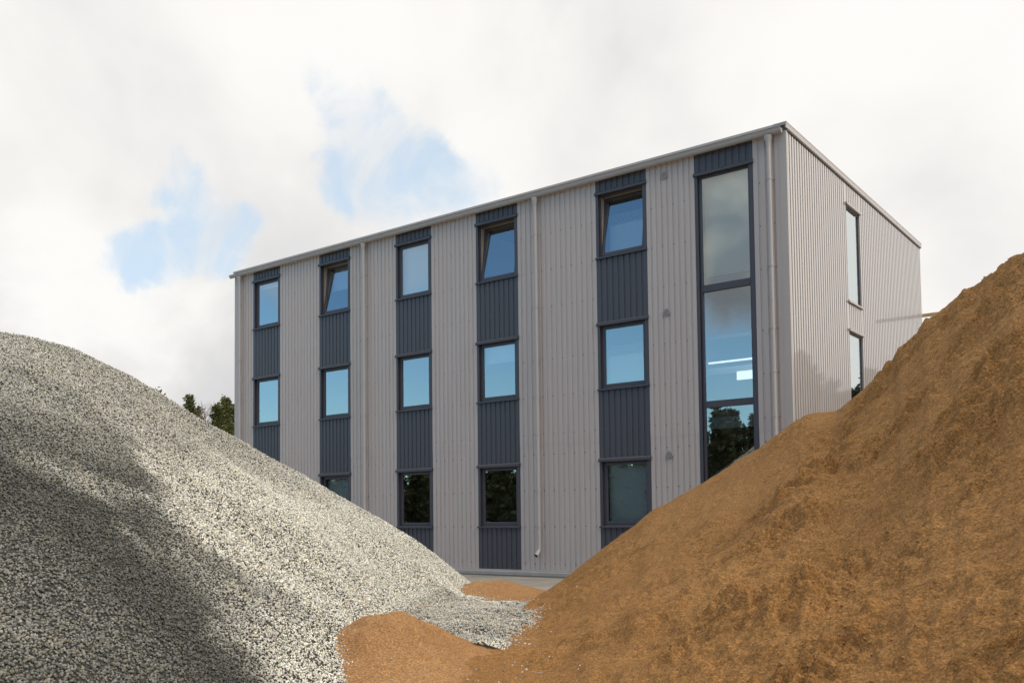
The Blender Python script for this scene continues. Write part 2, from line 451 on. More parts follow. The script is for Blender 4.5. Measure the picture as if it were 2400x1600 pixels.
# corner trims
c = MB(); c.box(-.155, .012, -.012, .0, ZB, 9.70); c.box(.0, .012, .0, .065, ZB, 9.70)
c.box(-.156, .0135, -.0135, -.0125, 6.055, 6.062); c.build('corner_trim', m_trim, B)
c = MB(); c.box(-L - .012, -L + .16, -.012, .0, ZB, 9.70); c.box(-L - .012, -L - .001, .0, .1, ZB, 9.70); c.build('corner_trim', m_light, B)
# roof edge: fascia flashing with folded lip
c = MB(); c.box(-L - .05, .022, -.055, -.014, 9.805, 9.852); c.box(-L - .05, .022, -.055, .25, 9.853, 9.862)
c.build('roof_flashing', m_trim, B)
MB().box(-L - .02, .01, -.022, -.013, 9.70, 9.803).build('eaves_painted_shadow', m_dark, B)  # dark strip painting in the shadow beneath the flashing lip
c = MB(); c.box(.012, .040, -.06, D + .03, 9.730, 9.842); c.box(-.25, .044, -.062, D + .03, 9.842, 9.866)
for yy in (2.6, 5.6, 8.6): c.box(.040, .0425, yy, yy + .05, 9.730, 9.842)
c.build('gable_coping', m_trim, B)
c = MB(); c.box(.0, .030, .0, D, 9.700, 9.729); c.build('gable_shadow_strip', m_dark, B)  # dark strip in place of the shade below the coping

# gutter: half round
def gutter():
    mb = MB(); xs = [-L - .10, -.045]; n_ = 14; y0, z0, r = -.118, 9.715, .064
    def ring(x, rr): return [(x, y0 + rr * math.cos(math.pi + math.pi * j / n_), z0 + rr * 1.45 * math.sin(math.pi + math.pi * j / n_)) for j in range(n_ + 1)]
    for rr, flip in ((r, 0), (r - .004, 1)):
        A, Bq = ring(xs[0], rr), ring(xs[1], rr)
        for j in range(n_): mb.quad(A[j], A[j + 1], Bq[j + 1], Bq[j])
    # front bead
    mb.tube([(xs[0], y0 - r, z0 + .006), (xs[1], y0 - r, z0 + .006)], .009, 8)
    for x in xs:                                   # stop ends
        k = len(mb.v); rg = ring(x, r); mb.v += rg; mb.f.append(tuple(range(k, k + len(rg)))); mb.m.append(0)
    g_ = mb.build('gutter', m_pipe, B, smooth=False)
    for x in np.arange(-18.8, -.2, .93):
        b = MB(); A, Bq = ring(x, r + .005), ring(x + .028, r + .005)
        for j in range(n_): b.quad(A[j], A[j + 1], Bq[j + 1], Bq[j])
        b.box(x, x + .028, y0 - r, -.056, z0 + .012, z0 + .017)
        b.build('gutter_bracket', m_pipe, g_)
gutter()
# downpipes
def downpipe(x, zend, elbow):
    r = .050; y = -.108
    mb = MB()
    pts = [(x, y, 9.44)]
    if elbow:
        pts += [(x, y, .78), (x, y, .70)]
        for k in range(1, 6):
            q = k / 5 * R(52); pts.append((x, y - .16 * (1 - math.cos(q)), .70 - .16 * math.sin(q)))
        q = R(52); e = pts[-1]; pts.append((x, e[1] - math.sin(q) * .10, e[2] - math.cos(q) * .10))
    else: pts += [(x, y, zend)]
    mb.tube(pts, r, 18, cap=False)
    mb.tube(pts[-2:], r * .9, 18, cap=True, mi=1) if False else None
    o = mb.build('downpipe', [m_pipe, m_ins], B, smooth=True)
    if elbow:
        e0, e1 = Vector(pts[-2]), Vector(pts[-1]); dd = (e1 - e0).normalized()
        MB().tube([e1 - dd * .03, e1 - dd * .028], r * .93, 18).build('pipe_mouth', m_ins, o)
        MB().tube([e1 - dd * .012, e1 + dd * .002], r * 1.06, 18, cap=False).build('pipe_lip', m_pipe, o, smooth=True)
    MB().tube([(x, y, 9.625), (x, y, 9.585), (x, y, 9.47), (x, y, 9.40)], [.092, .090, .056, .0545], 18, cap=False).build('pipe_funnel', m_pipe, o, smooth=True)
    for z in [8.69, 6.80, 5.46, 4.52, 3.57, 2.15, 1.24]:
        b = MB(); b.tube([(x, y, z - .018), (x, y, z + .018)], r + .009, 18)
        b.box(x - .075, x + .075, -.062, -.056, z - .012, z + .012); b.box(x - .10, x - .055, -.062, -.0, z - .012, z + .012)
        b.build('pipe_clip', m_pipe, o)
    for z in (6.04, 2.9):
        MB().tube([(x, y, z), (x, y, z + .05)], r + .004, 18).build('pipe_joint', m_pipe, o, smooth=False)
for x, el in ((-18.735, False), (-12.81, False), (-6.545, True), (-.345, False)): downpipe(x, .25, el)
# vents
for z in (9.385, 6.176, 2.877):
    x = -2.903
    mb = MB(); mb.tube([(x, -.001, z), (x, -.028, z)], .092, 28)
    v_ = mb.build('vent', m_vent, B)
    MB().tube([(x, -.028, z), (x, -.0285, z)], .076, 28).build('vent_opening', m_slot, v_)
    s_ = MB()
    for k in range(-4, 5):
        zz = z + k * .0165; hw = math.sqrt(max(0, .074 ** 2 - (k * .0165) ** 2))
        s_.box(x - hw, x + hw, -.037, -.029, zz - .004, zz + .0045)
    s_.build('vent_louvre', m_vent, v_)
# plinth
MB().box(-L - .01, .02, -.030, .02, .105, ZB - .001).build('drip_flashing', m_trim, B)
c = MB(); c.box(-L - .02, .06, -.175, .02, 0.0, .100); c.build('plinth', m_plinth, B, bevel=.012)
MB().box(-.0, .10, .021, D, 0.0, .128).build('plinth', m_plinth, B)
dk = MB(); dk.quad((-L - .3, -.48, .004), (.4, -.52, .004), (.4, -.16, .004), (-L - .3, -.16, .004))
tag(dk.build('drainage_strip', m_asph), kind='structure')

# windows
def frame_ring(mb, x0, x1, z0, z1, y0, y1, wl, wr, wb, wt):
    mb.box(x0, x0 + wl, y0, y1, z0, z1); mb.box(x1 - wr, x1, y0, y1, z0, z1)
    mb.box(x0 + wl, x1 - wr, y0, y1, z0, z0 + wb); mb.box(x0 + wl, x1 - wr, y0, y1, z1 - wt, z1)
def window(bi, fi, tilt=0., blind=None, slat=None, frost=False):
    xb0, xb1 = bands[bi]; z0, z1 = floors[fi]
    x0, x1 = xb0 + .075, xb1 - .10
    # surround (reveal) is the window part itself
    mb = MB()
    mb.box(xb0 + .0125, x0, -.010, .13, z0, z1); mb.box(x1, xb1 - .0125, -.010, .13, z0, z1)
    mb.box(x0, x0 + .028, .045, .16, z0, z1); mb.box(x1 - .022, x1, .045, .16, z0, z1)
    mb.box(x0 + .028, x1 - .022, .045, .16, z0, z0 + .030); mb.box(x0 + .028, x1 - .022, .045, .16, z1 - .03, z1)
    wn = mb.build('window', m_frame, B)
    lb = MB(); lb.box(xb0 - .012, xb1 + .012, -.055, .02, z1 - .012, z1 - .002); lb.box(xb0 - .012, xb1 + .012, -.055, -.045, z1 - .0015, z1 + .045)
    k = len(lb.v)   # sloping top of the lintel flashing
    lb.quad((xb0 - .012, -.055, z1 + .045), (xb1 + .012, -.055, z1 + .045), (xb1 + .012, -.002, z1 + .085), (xb0 - .012, -.002, z1 + .085))
    lb.build('lintel_flashing', m_frame, wn)
    sb = MB(); sb.quad((xb0 - .008, -.050, z0 - .012), (xb1 + .008, -.050, z0 - .012), (xb1 + .008, .045, z0 + .012), (xb0 - .008, .045, z0 + .012))
    sb.box(xb0 - .008, xb1 + .008, -.052, -.046, z0 - .048, z0 - .010); sb.box(xb0 - .008, xb1 + .008, -.046, -.0, z0 - .046, z0 - .040)
    sb.build('sill', m_frame, wn)
    # sash
    piv = empty('sash_pivot') if False else None
    sx0, sx1, sz0, sz1 = x0 + .03, x1 - .024, z0 + .034, z1 - .034
    ss = MB(); frame_ring(ss, sx0, sx1, sz0, sz1, .060, .130, .062, .058, .075, .062)
    for xa in (sx0, sx1 - .008): ss.box(xa, xa + .008, .130, .150, sz0, sz1, 1)
    ss.box(sx0 + .0, sx1, .1305, .150, sz1 - .008, sz1 + .001, 1)
    gm = MB(); gm.quad((sx0 + .058, .09, sz0 + .071), (sx1 - .054, .09, sz0 + .071), (sx1 - .054, .09, sz1 - .058), (sx0 + .058, .09, sz1 - .058))
    sash = ss.build('sash', [m_frame, m_cream], wn, bevel=.004); pane = gm.build('pane', m_glass, wn)
    if tilt:
        for o in (sash, pane):
            T = Matrix.Translation((0, .10, sz0)) @ Matrix.Rotation(-tilt, 4, 'X') @ Matrix.Translation((0, -.10, -sz0))
            o.data.transform(T)
        cr = MB(); cr.box(x0 + .029, x0 + .040, .10, .22, sz0 + .05, z1 - .04); cr.box(x0 + .029, x1 - .024, .16, .24, z1 - .045, z1 - .031)
        cr.build('inner_frame', m_cream, wn)
    elif True:
        MB().box(x1 - .15, x1 - .12, .150, .19, (z0 + z1) / 2 - .07, (z0 + z1) / 2 + .07).build('handle', m_cream, wn)
    if blind:
        t, b = blind; h = z1 - z0
        bm_ = MB()
        yb = .44 if tilt else .235
        bm_.box(x0 + .05, x1 - .05, yb, yb + .003, z0 + h * b, z0 + h * t)
        if slat:
            for k in range(slat): bm_.box(x0 + .05, x1 - .05, yb - .01, yb + .01, z0 + h * t + .03 * k + .012, z0 + h * t + .03 * k + .020)
        bm_.build('blind', m_blind, wn)
    return wn
T = R(7.5)
window(0, 2, 0, (1.0, .86)); window(1, 2, T, (1.0, .52)); window(2, 2, 0, (1.0, 0.02)); window(3, 2, T); window(4, 2, T, (.56, .0), slat=9)
window(0, 1, 0); window(1, 1, 0, (1.0, .93)); window(2, 1, 0); window(3, 1, 0, (1.0, .66)); window(4, 1, 0, (.52, 0.0), slat=8)
window(0, 0, 0); window(1, 0, 0, (1.0, .2)); window(2, 0, 0); window(3, 0, 0); window(4, 0, 0, (1.0, .02))

# tall stair window
xb0, xb1 = bands[5]; x0, x1 = xb0 + .075, xb1 - .10
mb = MB(); zl, zt = ZL6, 9.174
mb.box(xb0 + .0125, x0, -.010, .13, zl, zt); mb.box(x1, xb1 - .0125, -.010, .13, zl, zt)
frame_ring(mb, x0, x1, zl, zt, .050, .15, .055, .045, .075, .055)
mb.box(x0 + .055, x1 - .045, .048, .15, 6.505, 6.665); mb.box(x0 + .055, x1 - .045, .048, .15, 3.885, 4.035)
tw = mb.build('window', m_frame, B, bevel=.004); tag(tw, 'tall stair window of three stacked panes')
lb = MB(); lb.box(xb0 - .012, xb1 + .012, -.055, .02, zt - .012, zt - .002); lb.box(xb0 - .012, xb1 + .012, -.055, -.045, zt - .0015, zt + .045)
lb.quad((xb0 - .012, -.055, zt + .045), (xb1 + .012, -.055, zt + .045), (xb1 + .012, -.002, zt + .085), (xb0 - .012, -.002, zt + .085))
lb.build('lintel_flashing', m_frame, tw)
for za, zb in ((zl + .075, 3.885), (4.035, 6.505), (6.665, zt - .055)):
    pq = MB(); pq.quad((x0 + .055, .09, za), (x1 - .045, .09, za), (x1 - .045, .09, zb), (x0 + .055, .09, zb)); pq.build('pane', m_glass, tw)
MB().box(x0 + .02, x1 - .02, .32, .325, 6.9, 9.15).build('blind', m_blind, tw)
# stairwell inside: landing, lamps and a lit sign
st = MB(); st.box(-2.7, -.35, 1.6, 1.75, 4.86, 5.02); st.box(-2.7, -.35, 1.6, 1.75, 5.75, 5.80)
st.build('stair_rail', m_blind, B)
for z in (5.12,): MB().box(-2.6, -.4, 1.5, 1.55, z, z + .04).build('ceiling_light', m_lamp, B)
MB().box(-1.75, -1.35, 1.2, 1.24, 4.62, 4.82).build('lit_sign', m_lamp, B)
for y in (2.6, 2.9): MB().box(-9.0, -6.4, y, y + .03, 9.2, 9.23).build('ceiling_light', m_lamp, B)

# gable windows
def gwindow(z0, z1):
    mb = MB(); y0, y1 = GW
    for (a, b) in ((y0, y0 + .045), (y1 - .045, y1)): mb.box(-.14, -.03, a, b, z0, z1)
    mb.box(-.14, -.03, y0 + .045, y1 - .045, z0, z0 + .055); mb.box(-.14, -.03, y0 + .045, y1 - .045, z1 - .055, z1)
    for (a, b) in ((y0 - .03, y0), (y1, y1 + .03)): mb.box(-.14, .006, a, b, z0, z1, 1)
    wn = mb.build('window', [m_frame, m_trim], B)
    for (a, b) in ((y0, y0 + .0),): pass
    pq = MB(); pq.quad((-.045, y0 + .04, z0 + .05), (-.045, y1 - .04, z0 + .05), (-.045, y1 - .04, z1 - .05), (-.045, y0 + .04, z1 - .05)); pq.build('pane', m_glass, wn)
    s_ = MB(); s_.box(.0, .05, y0 - .05, y1 + .05, z0 - .045, z0 - .003); s_.box(-.05, .0, y0, y1, z0 - .02, z0 - .001); s_.build('sill', m_trim, wn)
    l_ = MB(); l_.box(.0, .05, y0 - .05, y1 + .05, z1 + .002, z1 + .055); l_.build('lintel_flashing', m_trim, wn)
for z0, z1 in GZ: gwindow(z0, z1)
for z0, z1 in ((4.6, 6.05), (7.8, 9.2)):
    sw = MB(); sw.box(-L + .05, -L + .10, SW[0], SW[0] + .05, z0, z1); sw.box(-L + .05, -L + .10, SW[1] - .05, SW[1], z0, z1); sw.build('window', m_frame, B)

# ------------------------------------------------------------------ heaps
def hash2(i, j, s):
    h = (i.astype(np.int64) * 374761393 + j.astype(np.int64) * 668265263 + s * 1442695041) & 0xffffffff
    h = ((h ^ (h >> 13)) * 1274126177) & 0xffffffff
    return ((h ^ (h >> 16)) & 0xffff) / 65535.0
def vnoise(x, y, s=0):
    i, j = np.floor(x), np.floor(y); fx, fy = x - i, y - j
    fx = fx * fx * fx * (fx * (fx * 6 - 15) + 10); fy = fy * fy * fy * (fy * (fy * 6 - 15) + 10)
    i = i.astype(np.int64); j = j.astype(np.int64)
    a, b, c, d = hash2(i, j, s), hash2(i + 1, j, s), hash2(i, j + 1, s), hash2(i + 1, j + 1, s)
    return (a + (b - a) * fx) * (1 - fy) + (c + (d - c) * fx) * fy - .5
def fbm(x, y, o=4, s=0, g_=.5):
    r_ = 0; a = 1
    for k in range(o):
        ca, sa = math.cos(k * 1.1 + .5), math.sin(k * 1.1 + .5)
        r_ = r_ + a * vnoise((x * ca - y * sa) * 2 ** k, (x * sa + y * ca) * 2 ** k, s + k * 7); a *= g_
    return r_
def sstep(x, a, b):
    t = np.clip((x - a) / (b - a), 0, 1); return t * t * (3 - 2 * t)

def az_of(u, v=1100.):
    d = vdir(u, v); return math.atan2(d[0], d[1])
def place(u, d):
    a = az_of(u); return CAM[0] + d * math.sin(a), CAM[1] + d * math.cos(a)
def ridge_table(pts, dfun):
    """survey of the crest: bearing, distance and height of each crest point"""
    A, Dd, Hh = [], [], []
    for (u, v) in pts:
        k = vdir(u, v); hl = math.hypot(k[0], k[1]); d = dfun(u)
        A.append(math.atan2(k[0], k[1])); Dd.append(d); Hh.append(CAM[2] + k[2] / hl * d)
    o = np.argsort(A); return np.array(A)[o], np.array(Dd)[o], np.array(Hh)[o]
def s(*p): return [(a * 1.0204, b * 1.0204) for a, b in p]

# --- gravel
GP = [(-900, 1000), (-600, 820), (-300, 765)] + s((0, 763), (60, 770), (120, 786), (170, 800), (230, 829), (300, 862), (350, 892), (420, 935), (470, 968), (540, 1003), (620, 1050), (700, 1091), (800, 1150), (870, 1188), (950, 1236), (1000, 1272), (1050, 1313), (1085, 1340)) + [(1135, 1390), (1180, 1440)]
gD = lambda u: np.interp(u, [-900, 0, 500, 1107, 1180], [12, 14, 15.6, 19.2, 19.2])
gA, gR, gH = ridge_table(GP, gD)
gTu = [-900, -300, 0, 400, 700, 805, 870, 960, 1060, 1107, 1180]
gTa = np.array([az_of(u) for u in gTu]); gTd = np.array([2.5, 3.2, 3.8, 5.0, 7.0, 8.0, 9.7, 11.8, 14.5, 17., 18.5])
tgc = place(1066, 13.3)
va = np.array([math.sin(az_of(1085)), math.cos(az_of(1085))])
def gravel_h(x, y):
    dx_, dy_ = x - CAM[0], y - CAM[1]; a = np.arctan2(dx_, dy_); r_ = np.hypot(dx_, dy_)
    rr = np.interp(a, gA, gR); hh = np.interp(a, gA, gH); tt = np.interp(a, gTa, gTd)
    t = (r_ - tt) / np.maximum(rr - tt, .5)
    h = np.where(t < 1, hh * (.12 * t + .88 * np.clip(t, 0, 1) ** 1.12), hh - .68 * (r_ - rr))
    h = np.where(t < 0, -.3 * (tt - r_), h)
    bump = fbm(x * .45, y * .45, 3, 5) * .30 * np.clip(t, 0, 1) * np.clip(1 - t, 0, 1) * 4 * .6
    h = h + bump * sstep(a, gA[0], gA[2])
    h = np.where((a < gA[0]) | (a > gA[-1]), -.5, h)
    # low tongue of spilled gravel reaching across to the sand
    e1 = (x - tgc[0]) * va[0] + (y - tgc[1]) * va[1]; e2 = (x - tgc[0]) * va[1] - (y - tgc[1]) * va[0]
    q = np.sqrt((e1 / 3.7) ** 2 + ((e2 + e1 * .03) / (1.15 + e1 * .10)) ** 2) + fbm(x * 1.6, y * 1.6, 4, 9) * .42
    tng = .17 * (1 - q ** 2)
    tng = np.where(r_ < 10.4, -.2, tng)
    tng2 = tng + fbm(x * 2.2, y * 2.2, 3, 33) * .05
    return np.maximum(h, tng2)
def dark_mask(x, y):
    """darker part of the gravel"""
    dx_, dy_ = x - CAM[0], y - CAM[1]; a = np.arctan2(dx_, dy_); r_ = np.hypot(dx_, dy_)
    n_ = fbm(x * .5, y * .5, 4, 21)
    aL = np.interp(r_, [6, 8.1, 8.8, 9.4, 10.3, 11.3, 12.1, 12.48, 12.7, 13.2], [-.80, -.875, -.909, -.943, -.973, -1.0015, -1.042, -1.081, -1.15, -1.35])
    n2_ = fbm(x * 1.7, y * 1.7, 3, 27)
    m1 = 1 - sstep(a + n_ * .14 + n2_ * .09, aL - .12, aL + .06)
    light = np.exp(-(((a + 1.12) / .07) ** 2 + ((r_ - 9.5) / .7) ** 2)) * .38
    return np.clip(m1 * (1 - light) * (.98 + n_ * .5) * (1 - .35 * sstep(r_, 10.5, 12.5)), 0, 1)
def grid_mesh(name, hf, x0, x1, y0, y1, step, mats, parent=None, zmin=-.05, smooth=True, lower=0., fine=None):
    xs_ = np.arange(x0, x1, step); ys_ = np.arange(y0, y1, step)
    X, Y = np.meshgrid(xs_, ys_, indexing='ij'); Hq = hf(X, Y) - lower
    keep = Hq > zmin
    kq = keep[:-1, :-1] | keep[1:, :-1] | keep[:-1, 1:] | keep[1:, 1:]
    idx = -np.ones(X.shape, dtype=np.int64)
    used = np.zeros(X.shape, bool)
    used[:-1, :-1] |= kq; used[1:, :-1] |= kq; used[:-1, 1:] |= kq; used[1:, 1:] |= kq
    idx[used] = np.arange(used.sum())
    V = np.stack([X[used], Y[used], np.maximum(Hq[used], zmin - .03)], 1)
    F = np.stack([idx[:-1, :-1][kq], idx[1:, :-1][kq], idx[1:, 1:][kq], idx[:-1, 1:][kq]], 1)
    return np_mesh(name, V, F, mats, parent, smooth)
gh = grid_mesh('gravel_heap', gravel_h, -14, 9, -18.2, 4, .07, [m_core], lower=.012)
tag(gh, 'large heap of pale grey crushed stone filling the lower left, partly dark', 'gravel heap')

# stones
ph = (1 + 5 ** .5) / 2
ICO = np.array([(-1, ph, 0), (1, ph, 0), (-1, -ph, 0), (1, -ph, 0), (0, -1, ph), (0, 1, ph), (0, -1, -ph), (0, 1, -ph), (ph, 0, -1), (ph, 0, 1), (-ph, 0, -1), (-ph, 0, 1)]) / math.hypot(1, ph)
ICF = np.array([(0, 11, 5), (0, 5, 1), (0, 1, 7), (0, 7, 10), (0, 10, 11), (1, 5, 9), (5, 11, 4), (11, 10, 2), (10, 7, 6), (7, 1, 8), (3, 9, 4), (3, 4, 2), (3, 2, 6), (3, 6, 8), (3, 8, 9), (4, 9, 5), (2, 4, 11), (6, 2, 10), (8, 6, 7), (9, 8, 1)])
def lumps(name, P, rad, tint, mats, parent, flat=(.55, .95), nv=24, smooth=False, rough=.28):
    n_ = len(P)
    var = np.stack([ICO * (1 + rng.uniform(-rough, rough, (12, 1))) for _ in range(nv)])
    sh = var[rng.integers(0, nv, n_)]
    sc_ = np.stack([rng.uniform(.85, 1.3, n_), rng.uniform(.7, 1.0, n_), rng.uniform(flat[0], flat[1], n_)], 1) * rad[:, None]
    sh = sh * sc_[:, None, :]
    q = rng.normal(size=(n_, 4)); q /= np.linalg.norm(q, axis=1)[:, None]
    a, b, c, d = q.T
    Rm = np.stack([np.stack([1 - 2 * (c * c + d * d), 2 * (b * c - a * d), 2 * (b * d + a * c)], 1),
                   np.stack([2 * (b * c + a * d), 1 - 2 * (b * b + d * d), 2 * (c * d - a * b)], 1),
                   np.stack([2 * (b * d - a * c), 2 * (c * d + a * b), 1 - 2 * (b * b + c * c)], 1)], 1)
    V = np.einsum('nij,nkj->nki', Rm, sh) + P[:, None, :]
    F = (ICF[None] + (np.arange(n_) * 12)[:, None, None]).reshape(-1, 3)
    o = np_mesh(name, V.reshape(-1, 3), F, mats, parent, smooth)
    if tint is not None:
        ca = o.data.color_attributes.new('tint', 'FLOAT_COLOR', 'POINT')
        c4 = np.concatenate([np.repeat(tint, 12, 0), np.ones((n_ * 12, 1))], 1)
        ca.data.foreach_set('color', c4.astype(np.float32).ravel())
    return o
def scatter(hf, x0, x1, y0, y1, dens, cond):
    n_ = int((x1 - x0) * (y1 - y0) * dens)
    x = rng.uniform(x0, x1, n_); y = rng.uniform(y0, y1, n_)
    k = cond(x, y); x, y = x[k], y[k]
    return x, y
def in_view(x, y, du=90):
    px, py = x - CAM[0], y - CAM[1]; wv_ = px * fw[0] + py * fw[1]
    u = CX + FPX * (px * rt[0] + py * rt[1]) / np.maximum(wv_, .1)
    return (wv_ > 1) & (u > -du * 4) & (u < 2400 + du * 4)
def gcond(x, y):
    dx_, dy_ = x - CAM[0], y - CAM[1]; a = np.arctan2(dx_, dy_); r_ = np.hypot(dx_, dy_)
    rr = np.interp(a, gA, gR)
    return in_view(x, y) & (r_ < rr + .5) & (r_ > 3.6)
x, y = scatter(gravel_h, -13, 5, -17.5, 1.0, 3100, gcond)
z = gravel_h(x, y)
edge = z > rng.uniform(-.02, .02, len(z)); x, y, z = x[edge], y[edge], z[edge]
dist = np.hypot(x - CAM[0], y - CAM[1])
rad = rng.uniform(.0072, .0132, len(x)) * np.where(rng.random(len(x)) < .06, 1.35, 1)
tone = rng.normal(.64, .17, len(x)).clip(.18, .92)
tint = np.stack([tone * 1.0, tone * .96, tone * .85], 1)
k = rng.random(len(x)); tint[k < .12] *= np.array([.98, .90, .70]); tint[(k > .12) & (k < .3)] *= np.array([.72, .76, .70]); tint[k > .95] *= .5
dark_amt = dark_mask(x, y)  # how much each stone's colour is darkened
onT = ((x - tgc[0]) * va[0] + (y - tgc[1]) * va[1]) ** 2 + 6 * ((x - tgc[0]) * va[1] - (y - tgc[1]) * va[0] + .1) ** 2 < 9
dark_amt = np.maximum(dark_amt, onT * .34 * sstep(z, .34, .16))
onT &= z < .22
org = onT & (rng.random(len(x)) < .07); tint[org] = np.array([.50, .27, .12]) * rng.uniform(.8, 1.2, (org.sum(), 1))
dark_amt = np.maximum(dark_amt, .40 * sstep(z + fbm(x * .7, y * .7, 3, 77) * 1.2, 1.3, 3.0))  # stones also toned darker towards the top of the heap
tint *= (1 - .84 * dark_amt)[:, None] * (1 + .06 * fbm(x, y, 3, 3))[:, None]
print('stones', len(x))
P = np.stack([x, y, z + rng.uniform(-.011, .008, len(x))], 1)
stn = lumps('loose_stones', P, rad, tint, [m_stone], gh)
stn['kind'] = 'stuff'

# --- sand heap
SP = [(1005, 1640), (1031, 1601), (1075, 1560), (1122, 1521), (1180, 1465), (1224, 1428), (1262, 1395)] + s((1265, 1350), (1300, 1326), (1335, 1297), (1375, 1266), (1420, 1232), (1460, 1205), (1480, 1186), (1500, 1172), (1560, 1138), (1610, 1110), (1650, 1086), (1680, 1067), (1710, 1049), (1740, 1032), (1770, 1008), (1800, 987), (1835, 962), (1860, 951), (1890, 947), (1920, 944), (1950, 922), (1985, 893), (2015, 862), (2050, 832), (2063, 806), (2080, 792), (2105, 766), (2125, 737), (2140, 728), (2175, 704), (2200, 679), (2215, 669), (2240, 660), (2265, 640), (2290, 619), (2320, 592), (2352, 580)) + [(2480, 520), (2600, 455), (2750, 420), (3000, 430), (3600, 560), (4600, 800)]
sD = lambda u: np.interp(u, [1005, 1031, 1075, 1122, 1180, 1224, 1262, 1320, 1840, 2100, 2400, 3000, 4600], [8.3, 8.54, 9.4, 10.5, 12.7, 15.0, 17.0, 17.4, 15.4, 14.6, 13.2, 11, 7])
sA, sR, sH = ridge_table(SP, sD)
sH = np.maximum(sH, .03)
sTu = [1005, 1031, 1075, 1122, 1224, 1320, 1500, 1840, 2400, 3000, 4600]
sTa = np.array([az_of(u) for u in sTu]); sTd = np.array([8.2, 8.3, 7.3, 6.4, 5.4, 4.9, 4.3, 3.6, 2.9, 2.6, 2.4])
def sand_h(x, y, detail=True):
    dx_, dy_ = x - CAM[0], y - CAM[1]; a = np.arctan2(dx_, dy_); r_ = np.hypot(dx_, dy_)
    rr = np.interp(a, sA, sR); hh = np.interp(a, sA, sH); tt = np.interp(a, sTa, sTd)
    t = (r_ - tt) / np.maximum(rr - tt, .25); tc_ = np.clip(t, 0, 1)
    h = np.where(t < 1, hh * (.30 * tc_ + .70 * tc_ ** 1.25), hh - .74 * (r_ - rr))
    h = np.where(t < 0, -.4 * (tt - r_), h)
    left_ = sstep(a, az_of(1100), az_of(1500))
    mid = tc_ * (1 - tc_) * 4
    big = fbm(x * .55, y * .55, 3, 41) * .42 * mid * left_
    # rough dug area to the right, smooth run-down sheet to the left
    aB = np.interp(r_, [4, 7, 10, 13, 16], [az_of(1350), az_of(1480), az_of(1700), az_of(1930), az_of(1990)])
    rough = sstep(a + fbm(x * .8, y * .8, 3, 51) * .10, aB - .05, aB + .05)
    patch = sstep(fbm(x * 1.3, y * 1.3, 3, 61), -.02, .28)
    amt = (.25 + .75 * rough) * (.30 + .70 * patch)
    inside = sstep(t, 0.0, .08)
    cr = np.abs(fbm(x * 3.2, y * 3.2, 4, 71, .6)); cr2 = fbm(x * 9, y * 9, 4, 81, .62)
    cr3 = np.abs(fbm(x * 13 + cr2 * .6, y * 13, 4, 87, .7)) - .12
    bil = np.abs(fbm(x * 7.5, y * 7.5, 4, 83, .55)) - .14
    det = (.33 * (cr - .12) * amt + .045 * cr2 * (.25 + .75 * amt) + .07 * bil * (.15 + .85 * amt) + .02 * cr3 * patch * (.12 + .88 * amt)) * inside
    # runnels down the slope
    run = fbm(a * 42, r_ * .7, 3, 91) * .035 * (1 - rough) * inside * left_
    fine_ = fbm(x * 20, y * 20, 2, 95, .6) * (.004 + .010 * amt) * inside
    pk = np.exp(-((t - 1) / .05) ** 2)
    h = h + big + (det + run) * (1 - .55 * pk) + fine_
    return np.where((a < sA[0]) | (a > sA[-1]), -.5, h)
sh_ = grid_mesh('sand_heap', sand_h, -6.6, 13.5, -18.6, -.6, .015, [m_sand], smooth=True)
tag(sh_, 'big heap of damp brown sand with crumbly surface rising to the right', 'sand heap')
def scond(x, y):
    dx_, dy_ = x - CAM[0], y - CAM[1]; a = np.arctan2(dx_, dy_); r_ = np.hypot(dx_, dy_)
    rr = np.interp(a, sA, sR); tt = np.interp(a, sTa, sTd)
    aB = np.interp(r_, [4, 7, 10, 13, 16], [az_of(1350), az_of(1480), az_of(1700), az_of(1930), az_of(1990)])
    rough = sstep(a + fbm(x * .8, y * .8, 3, 51) * .10, aB - .05, aB + .05)
    patch = sstep(fbm(x * 1.3, y * 1.3, 3, 61), -.02, .28)
    p = (.05 + .95 * rough) * (.06 + .94 * patch)
    return in_view(x, y) & (r_ < rr + .1) & (r_ > tt + .3) & (a > az_of(1120)) & (rng.random(len(x)) < p)
x, y = scatter(sand_h, -6, 12, -17.5, -1, 800, scond)
rad = .004 + .008 * rng.random(len(x)) ** 2.0
P = np.stack([x, y, sand_h(x, y) + rad * .15], 1)
print('clods', len(x))
cl_ = lumps('sand_clods', P, rad, None, [m_clod], sh_, flat=(.5, .9), smooth=False, rough=.35); cl_['kind'] = 'stuff'

# --- small sand mounds
def mound(name, u, d, hgt, r1, r2, pw, skew, seed, label, apron=.0, mat_=None):
    c_ = place(u, d); a_ = az_of(u); vx, vy = math.sin(a_), math.cos(a_)
    def hf(x, y):
        e1 = (x - c_[0]) * vx + (y - c_[1]) * vy; e2 = (x - c_[0]) * vy - (y - c_[1]) * vx
        e2 = e2 + skew * e1
        q = np.sqrt((e1 / r1) ** 2 + (e2 / r2) ** 2) * (1 + fbm(x * 1.1, y * 1.1, 3, seed) * .35)
        h = hgt * np.exp(-(q * 1.25) ** pw) - .035 - .012 * np.clip(q - 1.3, 0, 9)
        h = h + fbm(x * 2.5, y * 2.5, 3, seed + 3) * .10 * np.clip(h / hgt, 0, 1) + np.clip(apron * (1.9 - q), -.2, apron)
        return h + fbm(x * 9, y * 9, 4, seed + 9, .6) * .022 * np.clip(h / hgt + .2, .1, 1)
    R_ = max(r1, r2) * 2.6
    o = grid_mesh(name, hf, c_[0] - R_, c_[0] + R_, c_[1] - R_, c_[1] + R_, .025, [mat_ or m_sand2], zmin=-.03)
    tag(o, label, 'sand mound'); return hf
